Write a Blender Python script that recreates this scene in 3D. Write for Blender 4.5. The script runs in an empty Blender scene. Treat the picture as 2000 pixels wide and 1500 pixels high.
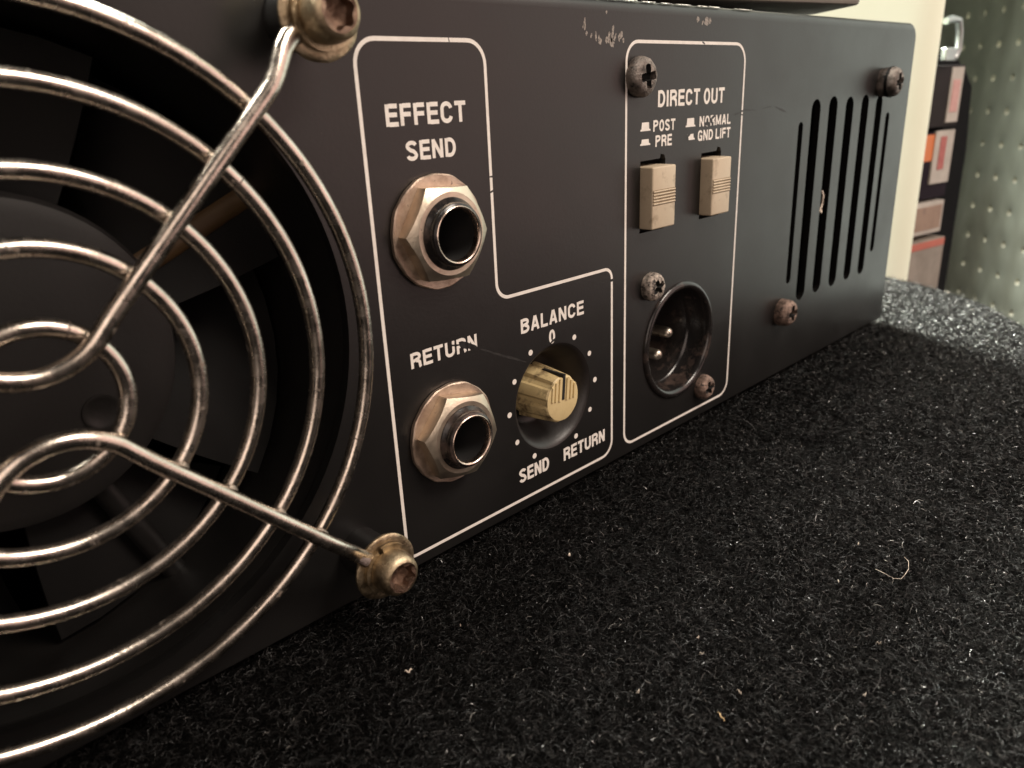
import bpy, bmesh, math, random
import numpy as np
from mathutils import Vector, Matrix
random.seed(7); rng = np.random.default_rng(7)
scene = bpy.context.scene
col = scene.collection
MM = 0.001
ZF = 46.0                      # felt surface lies at world z = 0; design heights are given from the fan axis

# ------------------------------------------------------------------ camera
cd = bpy.data.cameras.new('camera'); cam = bpy.data.objects.new('camera', cd); col.objects.link(cam)
cd.sensor_width = 36.0; cd.lens = 26.81; cd.clip_start = 0.002; cd.clip_end = 50.0
yaw, pitch, roll = math.radians(43.353), math.radians(-20.401), math.radians(-2.767)
F = Vector((math.sin(yaw)*math.cos(pitch), math.cos(yaw)*math.cos(pitch), math.sin(pitch)))
R0 = Vector((math.cos(yaw), -math.sin(yaw), 0)); U0 = R0.cross(F)
R = R0*math.cos(roll) + U0*math.sin(roll); U = -R0*math.sin(roll) + U0*math.cos(roll)
CL = Vector((-14.475, -88.026, 25.953 + ZF))*MM
m = Matrix((R, U, -F)).transposed().to_4x4(); m.translation = CL
cam.matrix_world = m
cd.dof.use_dof = True; cd.dof.focus_distance = 0.128; cd.dof.aperture_fstop = 32.0
scene.camera = cam
scene.render.resolution_x = 1024; scene.render.resolution_y = 768

# ------------------------------------------------------------------ world, lamps, exposure
w = bpy.data.worlds.new('World'); scene.world = w; w.use_nodes = True
bg = w.node_tree.nodes['Background']; bg.inputs[0].default_value = (1.0, 0.93, 0.86, 1); bg.inputs[1].default_value = 0.03
def lamp(name, loc, aim, sx, sy, power, colour):
    l = bpy.data.lights.new(name, 'AREA'); l.shape = 'RECTANGLE'; l.size = sx; l.size_y = sy
    l.energy = power; l.color = colour
    o = bpy.data.objects.new(name, l); col.objects.link(o); o.location = loc
    o.rotation_euler = (Vector(aim) - Vector(loc)).to_track_quat('-Z', 'Y').to_euler()
    return o
lamp('key_lamp', (0.34, -0.52, 0.66), (0.12, 0.0, 0.03), 0.34, 0.22, 5.8, (1.0, 0.88, 0.76))
lamp('right_wall_light', (1.24, -0.29, 0.34), (0.16, 0.0, 0.10), 0.76, 1.35, 4.5, (0.94, 1.0, 0.88))
lamp('front_wall_light', (0.76, -0.90, 0.40), (0.07, 0.0, 0.10), 0.84, 1.3, 4.4, (1.0, 0.68, 0.60))
ol = lamp('overhead_lamp', (-0.08, 0.24, 0.80), (0.22, 0.02, 0.02), 0.40, 0.26, 1.7, (1.0, 0.96, 0.86))
ol.data.spread = math.radians(52)
lamp('wire_fill_light', (-0.46, -0.72, 0.36), (0.03, 0.0, 0.05), 0.55, 0.8, 2.6, (1.0, 0.80, 0.69))  # added warm fill behind the camera, brightens the guard wires
bl = lamp('back_lamp', (0.40, 0.46, 0.58), (0.34, -0.03, 0.0), 0.20, 0.20, 8.5, (0.97, 1.0, 0.88))
bl.data.spread = math.radians(55)
vs = scene.view_settings; vs.view_transform = 'Standard'; vs.look = 'None'; vs.exposure = 0.0; vs.gamma = 1.0
vs.use_curve_mapping = False

# ------------------------------------------------------------------ materials
def mat(name):
    m = bpy.data.materials.new(name); m.use_nodes = True
    nt = m.node_tree; return m, nt, nt.nodes['Principled BSDF']
def node(nt, t, **kw):
    n = nt.nodes.new(t)
    for k, v in kw.items():
        if k in n.inputs.keys(): n.inputs[k].default_value = v
        else: setattr(n, k, v)
    return n
def ramp(nt, src, stops):
    r = nt.nodes.new('ShaderNodeValToRGB'); e = r.color_ramp.elements
    while len(e) < len(stops): e.new(0.5)
    for k, (p, c) in enumerate(stops):
        e[k].position = p; e[k].color = c if len(c) == 4 else (*c, 1)
    nt.links.new(src, r.inputs[0]); return r.outputs[0]
def g(v): return (v, v, v, 1)
def coords(nt): return nt.nodes.new('ShaderNodeTexCoord').outputs['Object']
def noise(nt, scale, detail=4, rough=0.55, vec=None, stretch=None):
    n = node(nt, 'ShaderNodeTexNoise', Scale=scale, Detail=detail, Roughness=rough)
    v = vec or coords(nt)
    if stretch:
        mp = nt.nodes.new('ShaderNodeMapping'); mp.inputs['Scale'].default_value = stretch
        nt.links.new(v, mp.inputs[0]); v = mp.outputs[0]
    nt.links.new(v, n.inputs['Vector']); return n.outputs['Fac']
def bump(nt, p, src, strength, dist):
    b = node(nt, 'ShaderNodeBump', Strength=strength, Distance=dist)
    nt.links.new(src, b.inputs['Height']); nt.links.new(b.outputs[0], p.inputs['Normal'])
def mix(nt, fac, a, b):
    n = nt.nodes.new('ShaderNodeMix'); n.data_type = 'RGBA'
    nt.links.new(fac, n.inputs[0])
    for s, v in ((6, a), (7, b)):
        if isinstance(v, (tuple, list)): n.inputs[s].default_value = v
        else: nt.links.new(v, n.inputs[s])
    return n.outputs[2]
def math_(nt, op, a, b=None, c=None):
    n = nt.nodes.new('ShaderNodeMath'); n.operation = op
    for k, v in enumerate((a, b, c)):
        if v is None: continue
        if isinstance(v, (int, float)): n.inputs[k].default_value = v
        else: nt.links.new(v, n.inputs[k])
    return n.outputs[0]

PAINT = (0.013, 0.0123, 0.0117, 1)
def panel_paint():
    m, nt, p = mat('satin_black_paint')
    a = noise(nt, 35, 5, 0.6); b = noise(nt, 420, 3, 0.6); c = noise(nt, 28, 6, 0.68)
    colr = ramp(nt, a, [(0.3, (0.0065, 0.0062, 0.006)), (0.7, (0.0105, 0.010, 0.0096))])
    dust = ramp(nt, noise(nt, 900, 2, 0.7), [(0.74, g(0)), (0.80, g(1))])
    nt.links.new(mix(nt, math_(nt, 'MULTIPLY', dust, 0.14), colr, (0.30, 0.27, 0.23, 1)), p.inputs['Base Color'])
    nt.links.new(ramp(nt, c, [(0.3, g(0.29)), (0.7, g(0.42))]), p.inputs['Roughness'])
    bump(nt, p, noise(nt, 1600, 3, 0.7), 0.16, 0.0001)
    return m
def ink(wears=()):
    """screen-print ink; wears = rubbed-off spots (x, z, half-length, half-width, angle) in mm"""
    m, nt, p = mat('white_print_ink')
    base = ramp(nt, noise(nt, 700, 3), [(0.25, (0.76, 0.71, 0.65)), (0.6, (0.88, 0.83, 0.77))])
    p.inputs['Roughness'].default_value = 0.5
    nick = ramp(nt, noise(nt, 520, 3, 0.7), [(0.725, g(0)), (0.745, g(1))])
    tot = nick
    if wears:
        xyz = nt.nodes.new('ShaderNodeSeparateXYZ'); nt.links.new(coords(nt), xyz.inputs[0])
        nz = noise(nt, 1500, 3, 0.7); nz = math_(nt, 'MULTIPLY', math_(nt, 'SUBTRACT', nz, 0.5), 1.5)
        for (x, z, l, hw, ang) in wears:
            ca, sa = math.cos(math.radians(ang)), math.sin(math.radians(ang))
            dx = math_(nt, 'SUBTRACT', xyz.outputs[0], x*MM); dz = math_(nt, 'SUBTRACT', xyz.outputs[2], (z + ZF)*MM)
            u_ = math_(nt, 'ADD', math_(nt, 'MULTIPLY', dx, ca/(l*MM)), math_(nt, 'MULTIPLY', dz, sa/(l*MM)))
            v_ = math_(nt, 'SUBTRACT', math_(nt, 'MULTIPLY', dz, ca/(hw*MM)), math_(nt, 'MULTIPLY', dx, sa/(hw*MM)))
            d = math_(nt, 'ADD', math_(nt, 'MULTIPLY', u_, u_), math_(nt, 'MULTIPLY', v_, v_))
            d = math_(nt, 'ADD', d, nz)
            tot = math_(nt, 'MAXIMUM', tot, math_(nt, 'LESS_THAN', d, 1.0))
    nt.links.new(mix(nt, tot, base, PAINT), p.inputs['Base Color'])
    return m
def metal(name, c1, c2, rough=(0.2, 0.35), scale=120, spots=None, bumps=0.15, stretch=None, metallic=1.0):
    m, nt, p = mat(name); p.inputs['Metallic'].default_value = metallic
    n = noise(nt, scale, 5, 0.62, stretch=stretch)
    colr = ramp(nt, n, [(0.32, c1), (0.68, c2)])
    if spots:
        s = ramp(nt, noise(nt, scale*spots[1], 4, 0.7), [(spots[2], g(0)), (spots[2] + 0.06, g(1))])
        colr = mix(nt, s, colr, (*spots[0], 1))
        nt.links.new(math_(nt, 'MULTIPLY', math_(nt, 'SUBTRACT', 1.0, s), metallic), p.inputs['Metallic'])
    nt.links.new(colr, p.inputs['Base Color'])
    nt.links.new(ramp(nt, noise(nt, scale*2.3, 4), [(0.3, g(rough[0])), (0.7, g(rough[1]))]), p.inputs['Roughness'])
    if bumps: bump(nt, p, noise(nt, scale*6, 4, 0.65), bumps, 0.0002)
    return m
def plastic(name, c1, c2, rough=0.45, scale=90, dirt=None, bumps=0.12, fine=1800):
    m, nt, p = mat(name)
    colr = ramp(nt, noise(nt, scale, 5, 0.6), [(0.3, c1), (0.7, c2)])
    if dirt:
        s = ramp(nt, noise(nt, dirt[1], 5, 0.7), [(dirt[2], g(0)), (dirt[2] + 0.18, g(1))])
        colr = mix(nt, math_(nt, 'MULTIPLY', s, dirt[3]), colr, (*dirt[0], 1))
    nt.links.new(colr, p.inputs['Base Color']); p.inputs['Roughness'].default_value = rough
    if bumps: bump(nt, p, noise(nt, fine, 3), bumps, 0.0002)
    return m
M = {}
M['paint'] = panel_paint()
M['ink'] = ink()
M['ink_return'] = ink([(57.0, -9.25, 1.3, .16, -12), (59.0, -9.75, 1.5, .55, -22), (60.4, -10.45, 1.3, .5, -25)])
M['ink_normal'] = ink([(125.8, 19.75, 1.0, .42, -12), (127.6, 20.9, 1.1, .28, 25), (127.1, 20.2, .35, .5, 0)])
M['ink_icon'] = ink([(119.4, 18.15, 1.0, .30, 35), (118.6, 17.25, .6, .45, 0)])
M['ink_line'] = ink([(123.2, 34.5, .16, .6, 70), (138.8, 21.6, .6, .2, 10), (138.8, 20.9, .5, .15, -10), (95.4, -6.3, .6, .25, 0), (66.3, 13.0, .5, .16, 20), (66.4, 15.2, .4, .12, 0), (59.8, 34.1, .1, .5, 10), (96.0, -4.4, .5, .2, -40)])
M['ink_zero'] = ink([(79.0, -14.0, .7, .22, 20)])
M['chrome'] = metal('plated_wire', (0.50, 0.44, 0.375), (0.74, 0.67, 0.585), (0.17, 0.34), 210, ((0.16, 0.115, 0.085), 2.2, 0.645), 0.16)
M['dusty_wire'] = metal('dusty_wire_end', (0.17, 0.135, 0.12), (0.42, 0.34, 0.31), (0.5, 0.8), 1400, bumps=0.8, metallic=0.35)
M['weld'] = metal('dull_weld', (0.22, 0.18, 0.15), (0.48, 0.42, 0.36), (0.35, 0.55), 600, bumps=0.6)
M['seam'] = plastic('dark_seam', (0.05, 0.035, 0.028), (0.08, 0.06, 0.045), 0.7)
M['zinc'] = metal('yellow_zinc', (0.24, 0.18, 0.11), (0.62, 0.51, 0.35), (0.34, 0.56), 330, ((0.10, 0.06, 0.042), 1.4, 0.62), 0.6)
M['rustzinc'] = metal('browned_recess', (0.13, 0.08, 0.06), (0.32, 0.22, 0.16), (0.35, 0.6), 900, bumps=0.7)
M['nickel'] = metal('dull_nickel', (0.55, 0.46, 0.36), (0.74, 0.66, 0.53), (0.34, 0.5), 200, ((0.22, 0.15, 0.11), 3.5, 0.66), 0.25)
M['washer'] = metal('stained_washer', (0.44, 0.33, 0.26), (0.70, 0.57, 0.46), (0.42, 0.62), 320, ((0.15, 0.10, 0.08), 3.0, 0.64), 0.35)
M['rust'] = metal('brown_corroded_screw', (0.06, 0.04, 0.03), (0.44, 0.31, 0.25), (0.45, 0.75), 620, ((0.035, 0.024, 0.02), 1.5, 0.55), 1.0, metallic=0.45)
M['rust_dark'] = metal('blackened_screw', (0.045, 0.038, 0.034), (0.34, 0.29, 0.255), (0.38, 0.68), 420, ((0.02, 0.017, 0.015), 1.5, 0.56), 1.0, metallic=0.6)
M['rust_flaky'] = metal('flaking_screw', (0.05, 0.038, 0.032), (0.85, 0.74, 0.64), (0.40, 0.7), 900, ((0.03, 0.022, 0.02), 1.2, 0.54), 1.0, metallic=0.5)
M['beige'] = plastic('beige_plastic', (0.55, 0.45, 0.32), (0.63, 0.53, 0.39), 0.5, 120, ((0.22, 0.155, 0.09), 300, 0.55, 0.6))
M['grime'] = plastic('groove_grime', (0.22, 0.16, 0.095), (0.36, 0.28, 0.18), 0.7, 500)
M['cream_knob'] = plastic('yellowed_plastic', (0.60, 0.46, 0.22), (0.70, 0.56, 0.30), 0.48, 150, ((0.10, 0.06, 0.03), 300, 0.46, 0.9))
M['cream_face'] = plastic('clean_yellowed_plastic', (0.62, 0.48, 0.24), (0.70, 0.56, 0.30), 0.48, 150, ((0.30, 0.2, 0.09), 500, 0.62, 0.4))
M['black'] = plastic('black_plastic', (0.006, 0.0058, 0.0055), (0.011, 0.010, 0.0095), 0.38, 60)
M['gloss'] = plastic('glossy_black_plastic', (0.012, 0.011, 0.011), (0.02, 0.017, 0.016), 0.22, 60, ((0.16, 0.11, 0.09), 160, 0.54, 0.55), 0.05)
M['dish'] = plastic('dusty_recess', (0.012, 0.0105, 0.010), (0.022, 0.018, 0.017), 0.42, 200, ((0.13, 0.10, 0.09), 500, 0.62, 0.4), 0.15)
M['hub'] = plastic('fan_hub_plastic', (0.005, 0.0042, 0.0038), (0.008, 0.0066, 0.006), 0.6, 60)
M['blade'] = plastic('fan_blade_plastic', (0.003, 0.0028, 0.0027), (0.005, 0.0046, 0.0043), 0.7, 60)
M['blade'].node_tree.nodes['Principled BSDF'].inputs['Specular IOR Level'].default_value = 0.2
M['brown'] = plastic('brown_wire', (0.06, 0.035, 0.015), (0.085, 0.05, 0.02), 0.5)
M['inside'] = plastic('dark_inside', (0.006, 0.006, 0.006), (0.01, 0.01, 0.01), 0.8, bumps=0)
M['lip'] = metal('bright_lip', (0.62, 0.48, 0.40), (0.80, 0.66, 0.56), (0.2, 0.35), 300)
M['pin'] = metal('pin_silver', (0.8, 0.72, 0.6), (0.9, 0.82, 0.7), (0.25, 0.4), 300)
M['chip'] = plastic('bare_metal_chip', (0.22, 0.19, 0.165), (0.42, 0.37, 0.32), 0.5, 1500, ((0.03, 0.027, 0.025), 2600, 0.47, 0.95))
M['haze_scuff'] = plastic('pale_scuff', (0.010, 0.010, 0.010), (0.032, 0.030, 0.028), 0.5, 700)
M['scuff'] = plastic('black_scuff', (0.012, 0.012, 0.012), (0.02, 0.02, 0.02), 0.55, 600)
M['tray'] = plastic('tray_bounce_grey', (0.12, 0.108, 0.09), (0.20, 0.18, 0.15), 0.55, 50, ((0.2, 0.17, 0.13), 90, 0.55, 0.35))  # colour lightened to stand in for bounce light on the underside
M['cream'] = plastic('cream_paint', (0.86, 0.89, 0.70), (0.90, 0.93, 0.75), 0.6, 25, bumps=0.05, fine=300)
M['rack'] = plastic('rack_black', (0.005, 0.005, 0.006), (0.008, 0.008, 0.009), 0.9, 30)
M['bag'] = plastic('dark_card', (0.020, 0.017, 0.017), (0.03, 0.025, 0.026), 0.8, 30)
M['plum'] = plastic('plum_card', (0.014, 0.009, 0.015), (0.02, 0.013, 0.02), 0.8, 30)
M['label'] = plastic('white_label', (0.40, 0.36, 0.32), (0.52, 0.47, 0.42), 0.6, 90, ((0.25, 0.2, 0.17), 160, 0.58, 0.6))
M['pinkprint'] = plastic('faded_red_print', (0.50, 0.26, 0.24), (0.62, 0.36, 0.33), 0.6, 300)
M['redprint'] = plastic('red_print', (0.34, 0.07, 0.07), (0.46, 0.14, 0.12), 0.6, 300)
M['orange'] = plastic('orange_card', (0.60, 0.14, 0.03), (0.66, 0.18, 0.04), 0.5, 60)
M['tan'] = plastic('tan_card', (0.24, 0.15, 0.105), (0.34, 0.225, 0.165), 0.55, 110, ((0.10, 0.06, 0.045), 110, 0.56, 0.7))
M['redcard'] = plastic('red_card', (0.42, 0.09, 0.055), (0.5, 0.12, 0.08), 0.5, 60)
M['beigecard'] = plastic('beige_carton', (0.22, 0.185, 0.155), (0.31, 0.265, 0.225), 0.6, 60, ((0.14, 0.11, 0.09), 70, 0.55, 0.6))
M['hookchrome'] = metal('hook_chrome', (0.34, 0.36, 0.36), (0.5, 0.52, 0.52), (0.3, 0.5), 60)
M['lint'] = plastic('lint', (0.55, 0.45, 0.36), (0.75, 0.66, 0.56), 0.8, 900)
M['tanlint'] = plastic('straw_bit', (0.55, 0.36, 0.18), (0.7, 0.5, 0.28), 0.7, 900)
def pegboard_mat():
    m, nt, p = mat('grey_green_board')
    c = ramp(nt, noise(nt, 6, 4), [(0.3, (0.18, 0.187, 0.162)), (0.7, (0.27, 0.277, 0.242))])
    st = ramp(nt, noise(nt, 11, 4, 0.6, stretch=(1, 1, 0.35)), [(0.46, g(0)), (0.62, g(1))])
    nt.links.new(mix(nt, math_(nt, 'MULTIPLY', st, 0.6), c, (0.08, 0.068, 0.048, 1)), p.inputs['Base Color'])
    p.inputs['Roughness'].default_value = 0.42
    return m
for k_ in ('rack', 'bag', 'plum'): M[k_].node_tree.nodes['Principled BSDF'].inputs['Specular IOR Level'].default_value = 0.12
M['peg'] = pegboard_mat()
M['cup'] = plastic('pale_dimple', (0.16, 0.155, 0.125), (0.62, 0.58, 0.48), 0.5, 22)
def felt_base():
    m, nt, p = mat('black_felt')
    nt.links.new(ramp(nt, noise(nt, 900, 4, 0.7), [(0.35, g(0.001)), (0.7, (0.004, 0.0038, 0.0037))]), p.inputs['Base Color'])
    p.inputs['Roughness'].default_value = 1.0; p.inputs['Specular IOR Level'].default_value = 0.0
    bump(nt, p, noise(nt, 1300, 4, 0.75), 0.9, 0.0006)
    return m
def felt_fibre():
    m, nt, p = mat('felt_fibre')
    rnd = nt.nodes.new('ShaderNodeNewGeometry').outputs['Random Per Island']
    nt.links.new(ramp(nt, rnd, [(0.0, (0.0012, 0.0012, 0.0012)), (0.7, (0.007, 0.0068, 0.0067)), (0.95, (0.022, 0.0213, 0.021)), (1.0, (0.11, 0.105, 0.10))]), p.inputs['Base Color'])
    p.inputs['Roughness'].default_value = 0.36
    p.inputs['Specular IOR Level'].default_value = 0.35
    p.inputs['Sheen Weight'].default_value = 0.0
    return m
def felt_glint():
    m, nt, p = mat('felt_shiny_fibre')
    rnd = nt.nodes.new('ShaderNodeNewGeometry').outputs['Random Per Island']
    nt.links.new(ramp(nt, rnd, [(0.0, (0.02, 0.019, 0.018)), (0.8, (0.06, 0.057, 0.054)), (1.0, (0.36, 0.34, 0.31))]), p.inputs['Base Color'])
    p.inputs['Roughness'].default_value = 0.24; p.inputs['Specular IOR Level'].default_value = 1.0
    return m
M['glint'] = felt_glint()
M['felt'] = felt_base(); M['fibre'] = felt_fibre()

# ------------------------------------------------------------------ mesh helpers (all coordinates in mm, X along the panel, Y into the case, Z from fan axis)
def mk(name, verts, faces, material, parent=None, smooth=None):
    me = bpy.data.meshes.new(name)
    me.from_pydata([(x*MM, y*MM, (z + ZF)*MM) for x, y, z in verts], [], faces)
    me.materials.append(material)
    me.validate()
    bm = bmesh.new(); bm.from_mesh(me)
    bmesh.ops.recalc_face_normals(bm, faces=bm.faces[:]); bm.to_mesh(me); bm.free()
    if smooth is not None:
        me.polygons.foreach_set('use_smooth', [True]*len(me.polygons))
        me.set_sharp_from_angle(angle=math.radians(smooth))
    o = bpy.data.objects.new(name, me); col.objects.link(o)
    if parent: o.parent = parent
    return o
def tag(o, label, cat, group=None, kind=None):
    if label: o['label'] = label
    if cat: o['category'] = cat
    if group: o['group'] = group
    if kind: o['kind'] = kind
    return o
class MB:
    def __init__(s): s.v = []; s.f = []
    def add(s, verts, faces):
        b = len(s.v); s.v += [tuple(p) for p in verts]; s.f += [tuple(i + b for i in f) for f in faces]
    def box(s, x0, x1, y0, y1, z0, z1, bev=0.0):
        if bev <= 0:
            v = [(x, y, z) for x in (x0, x1) for y in (y0, y1) for z in (z0, z1)]
            s.add(v, [(0, 1, 3, 2), (4, 6, 7, 5), (0, 4, 5, 1), (2, 3, 7, 6), (0, 2, 6, 4), (1, 5, 7, 3)])
        else:
            bm = bmesh.new(); bmesh.ops.create_cube(bm, size=1.0)
            for q in bm.verts: q.co = ((x0 + x1)/2 + q.co.x*(x1 - x0), (y0 + y1)/2 + q.co.y*(y1 - y0), (z0 + z1)/2 + q.co.z*(z1 - z0))
            bmesh.ops.bevel(bm, geom=bm.edges[:], offset=bev, segments=3, affect='EDGES', profile=0.5)
            bm.verts.index_update(); s.add([q.co[:] for q in bm.verts], [[q.index for q in f.verts] for f in bm.faces]); bm.free()
        return s
    def lathe(s, cx, cz, prof, n=64, wob=None):
        """profile of (radius, y) turned about the panel normal at (cx, cz)"""
        vs, fs = [], []; idx = []
        for k, (r, y) in enumerate(prof):
            if r < 1e-6: idx.append([len(vs)]); vs.append((cx, y, cz)); continue
            ring = []
            for i in range(n):
                a = 2*math.pi*i/n; rr = r if wob is None else r*wob(a, k)
                ring.append(len(vs)); vs.append((cx + rr*math.cos(a), y, cz + rr*math.sin(a)))
            idx.append(ring)
        for A, B in zip(idx, idx[1:]):
            for i in range(n):
                j = (i + 1) % n
                if len(A) == 1 and len(B) == 1: continue
                if len(A) == 1: fs.append((A[0], B[j], B[i]))
                elif len(B) == 1: fs.append((A[i], A[j], B[0]))
                else: fs.append((A[i], A[j], B[j], B[i]))
        s.add(vs, fs); return s
    def tube(s, pts, r, n=14, closed=False, flat=None):
        P = [Vector(p) for p in pts]; m_ = len(P); vs = []; fs = []
        up = Vector((0, 1, 0))
        for i, p in enumerate(P):
            a = P[(i - 1) % m_] if (closed or i) else P[i]; b = P[(i + 1) % m_] if (closed or i < m_ - 1) else P[i]
            t = (b - a).normalized(); q = t.cross(up)
            q = q.normalized() if q.length > 1e-4 else Vector((1, 0, 0)); u = q.cross(t)
            fr = (1.0, 1.0) if flat is None else flat(i/(m_ - 1))
            rr = r[i] if isinstance(r, (list, tuple)) else r
            for k in range(n):
                an = 2*math.pi*k/n; vs.append(tuple(p + q*(rr*fr[0]*math.cos(an)) + u*(rr*fr[1]*math.sin(an))))
        for i in range(m_ if closed else m_ - 1):
            j = (i + 1) % m_
            for k in range(n):
                l = (k + 1) % n; fs.append((i*n + k, i*n + l, j*n + l, j*n + k))
        if not closed: fs += [tuple(range(n)), tuple(range((m_ - 1)*n, m_*n))]
        s.add(vs, fs); return s
    def build(s, name, material, parent=None, smooth=None): return mk(name, s.v, s.f, material, parent, smooth)
def circle(cx, cz, r, n): return [(cx + r*math.cos(2*math.pi*i/n), cz + r*math.sin(2*math.pi*i/n)) for i in range(n)]
def slot_loop(x, w, z0, z1, n=8):
    r = w/2; p = [(x + r*math.cos(math.pi*i/n), z1 - r + r*math.sin(math.pi*i/n)) for i in range(n + 1)]
    return p + [(x + r*math.cos(math.pi + math.pi*i/n), z0 + r + r*math.sin(math.pi + math.pi*i/n)) for i in range(n + 1)]
def round_rect(x0, x1, z0, z1, r, n=10):
    """r = radii (bottom left, bottom right, top right, top left)"""
    pts = []
    for (cx, cz, a0, rr) in ((x0, z0, 180, r[0]), (x1, z0, 270, r[1]), (x1, z1, 0, r[2]), (x0, z1, 90, r[3])):
        ox = cx + (rr if cx == x0 else -rr); oz = cz + (rr if cz == z0 else -rr)
        for i in range(n + 1):
            a = math.radians(a0 + 90*i/n); pts.append((ox + rr*math.cos(a), oz + rr*math.sin(a)))
    return pts

# ------------------------------------------------------------------ the table under its black felt
table = [(-320, 420), (-320, -330), (40, -330), (205, -100), (252, -34.5), (262, -26), (270, -20), (277, -11.5), (283, -2.5), (289, 8), (293, 17), (297, 27), (330, 95), (480, 420)]
v = [(x, y, -ZF) for x, y in table] + [(x, y, -ZF - 22) for x, y in table]; n = len(table)
tb = mk('table_top', v, [tuple(range(n)), tuple(range(n, 2*n))] + [(i, (i + 1) % n, n + (i + 1) % n, n + i) for i in range(n)], M['felt'])
tag(tb, None, None, kind='structure')

def inside(px, py, poly):
    r = np.zeros(len(px), bool); j = len(poly) - 1
    for i in range(len(poly)):
        xi, yi = poly[i]; xj, yj = poly[j]
        r ^= ((yi > py) != (yj > py)) & (px < (xj - xi)*(py - yi)/(yj - yi + 1e-12) + xi); j = i
    return r
def fibres():
    segs = []
    def patch(x0, x1, y0, y1, dens):
        n = int((x1 - x0)*(y1 - y0)*dens)
        return rng.uniform(x0, x1, n), rng.uniform(y0, y1, n)
    parts = [patch(-30, 130, -100, 3, 23.0), patch(130, 300, -75, 45, 15.0), patch(130, 230, -150, -75, 1.0)]
    x = np.concatenate([p[0] for p in parts]); y = np.concatenate([p[1] for p in parts])
    # keep what the place can show: in front of the case or beyond its right end, on the table
    k = inside(x, y, table) & ((y < 3) | (x > 226)); x, y = x[k], y[k]
    # clumping
    cl = np.sin(x*1.7 + 2*np.sin(y*0.9))*np.sin(y*2.1 + 1.5*np.sin(x*1.1)); k = rng.random(len(x)) < 0.75 + 0.25*cl; x, y = x[k], y[k]
    n = len(x); L = rng.gamma(3.0, 0.36, n) + 0.3; az = rng.uniform(0, 2*np.pi, n); NS = 4
    lift = np.abs(rng.normal(0.45, 0.38, n)); curl = rng.normal(0, 1.1, n); wdt = rng.uniform(0.008, 0.018, n)*(1 + np.clip((x - 90)/140, 0, 1.2))
    tw = rng.uniform(0, np.pi, n)
    gl = rng.random(n) < 0.05*(0.08 + np.clip((x*0.45 - y - 12)/60, 0, 1.4)); wdt[gl] *= 2.0; L[gl] *= 0.5; lift[gl] += 0.15  # shiny fibres thinned near the case to stand in for a soft shadow
    P = np.zeros((n, NS, 3)); P[:, 0] = np.stack([x, y, np.full(n, -ZF - 0.05) + rng.uniform(0, 0.35, n)], 1)
    a = az.copy(); el = lift.copy()
    T = []
    for s in range(1, NS):
        d = np.stack([np.cos(a)*np.cos(el), np.sin(a)*np.cos(el), np.sin(el)], 1); T.append(d)
        P[:, s] = P[:, s - 1] + d*(L/(NS - 1))[:, None]; a = a + curl*0.6; el = el - rng.uniform(0, 0.7, n)
    P[:, :, 2] = np.maximum(P[:, :, 2], -ZF + 0.02)
    T.append(T[-1]); T = np.stack(T, 1)
    side = np.cross(T, np.array([0, 0, 1.0])); side /= np.linalg.norm(side, axis=2, keepdims=True) + 1e-9
    up = np.cross(side, T); W = side*np.cos(tw)[:, None, None] + up*np.sin(tw)[:, None, None]
    tp = np.array([1, 1, 0.9, 0.35])[None, :, None]
    A = P + W*wdt[:, None, None]*tp; B = P - W*wdt[:, None, None]*tp
    V = np.stack([A, B], 2).reshape(n, NS*2, 3); V[..., 2] += ZF; V = V.reshape(-1, 3)*MM
    base = (np.arange(n)*NS*2)[:, None]
    q = np.concatenate([base + np.array([[2*s, 2*s + 1, 2*s + 3, 2*s + 2]]) for s in range(NS - 1)], 1).reshape(-1)
    me = bpy.data.meshes.new('felt_fibres'); nf = n*(NS - 1)
    me.vertices.add(len(V)); me.vertices.foreach_set('co', V.astype(np.float32).ravel())
    me.loops.add(nf*4); me.loops.foreach_set('vertex_index', q.astype(np.int32))
    me.polygons.add(nf); me.polygons.foreach_set('loop_start', np.arange(0, nf*4, 4, dtype=np.int32))
    me.update(calc_edges=True); me.materials.append(M['fibre']); me.materials.append(M['glint'])
    me.polygons.foreach_set('material_index', np.repeat(gl.astype(np.int32), NS - 1))
    o = bpy.data.objects.new('felt_fibres', me); col.objects.link(o)
    tag(o, 'fuzzy black felt fibres covering the table top', 'felt', kind='stuff')
fibres()

# ------------------------------------------------------------------ the amplifier
amp = bpy.data.objects.new('amplifier', None); col.objects.link(amp)
tag(amp, 'black rack amplifier with fan grille, jacks and XLR socket on its rear panel', 'amplifier')
X0, X1, Z0, Z1 = -140.0, 231.0, -44.1, 41.0
XLR = (118.1, -23.6); KN = (79.0, -24.5); JK = [(55.0, 8.5), (54.8, -23.1)]
SLOTS = [(165.8, 2.3, -20.5, 18.1), (173.0, 4.7, -26.2, 22.9), (182.2, 4.7, -26.0, 23.3), (191.7, 4.6, -26.2, 22.9), (201.1, 4.5, -26.1, 23.1), (210.3, 4.2, -26.2, 22.7), (217.0, 2.6, -20.7, 18.1)]
BTN = [(103.9, 111.3, 1.9, 13.3), (124.1, 131.0, 1.9, 13.2)]
def btn_hole(b):
    x0, x1, z0, z1 = b
    return [(x0 - .15, z0 - .8), (x1 + .3, z0 - .8), (x1 + .3, z1 + .9), (x1 - .1, z1 + 1.7), (x1 - 1.2, z1 + 1.9), (x1 - 1.5, z1 + 1.1), (x0 - .15, z1 + 1.0)]
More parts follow.
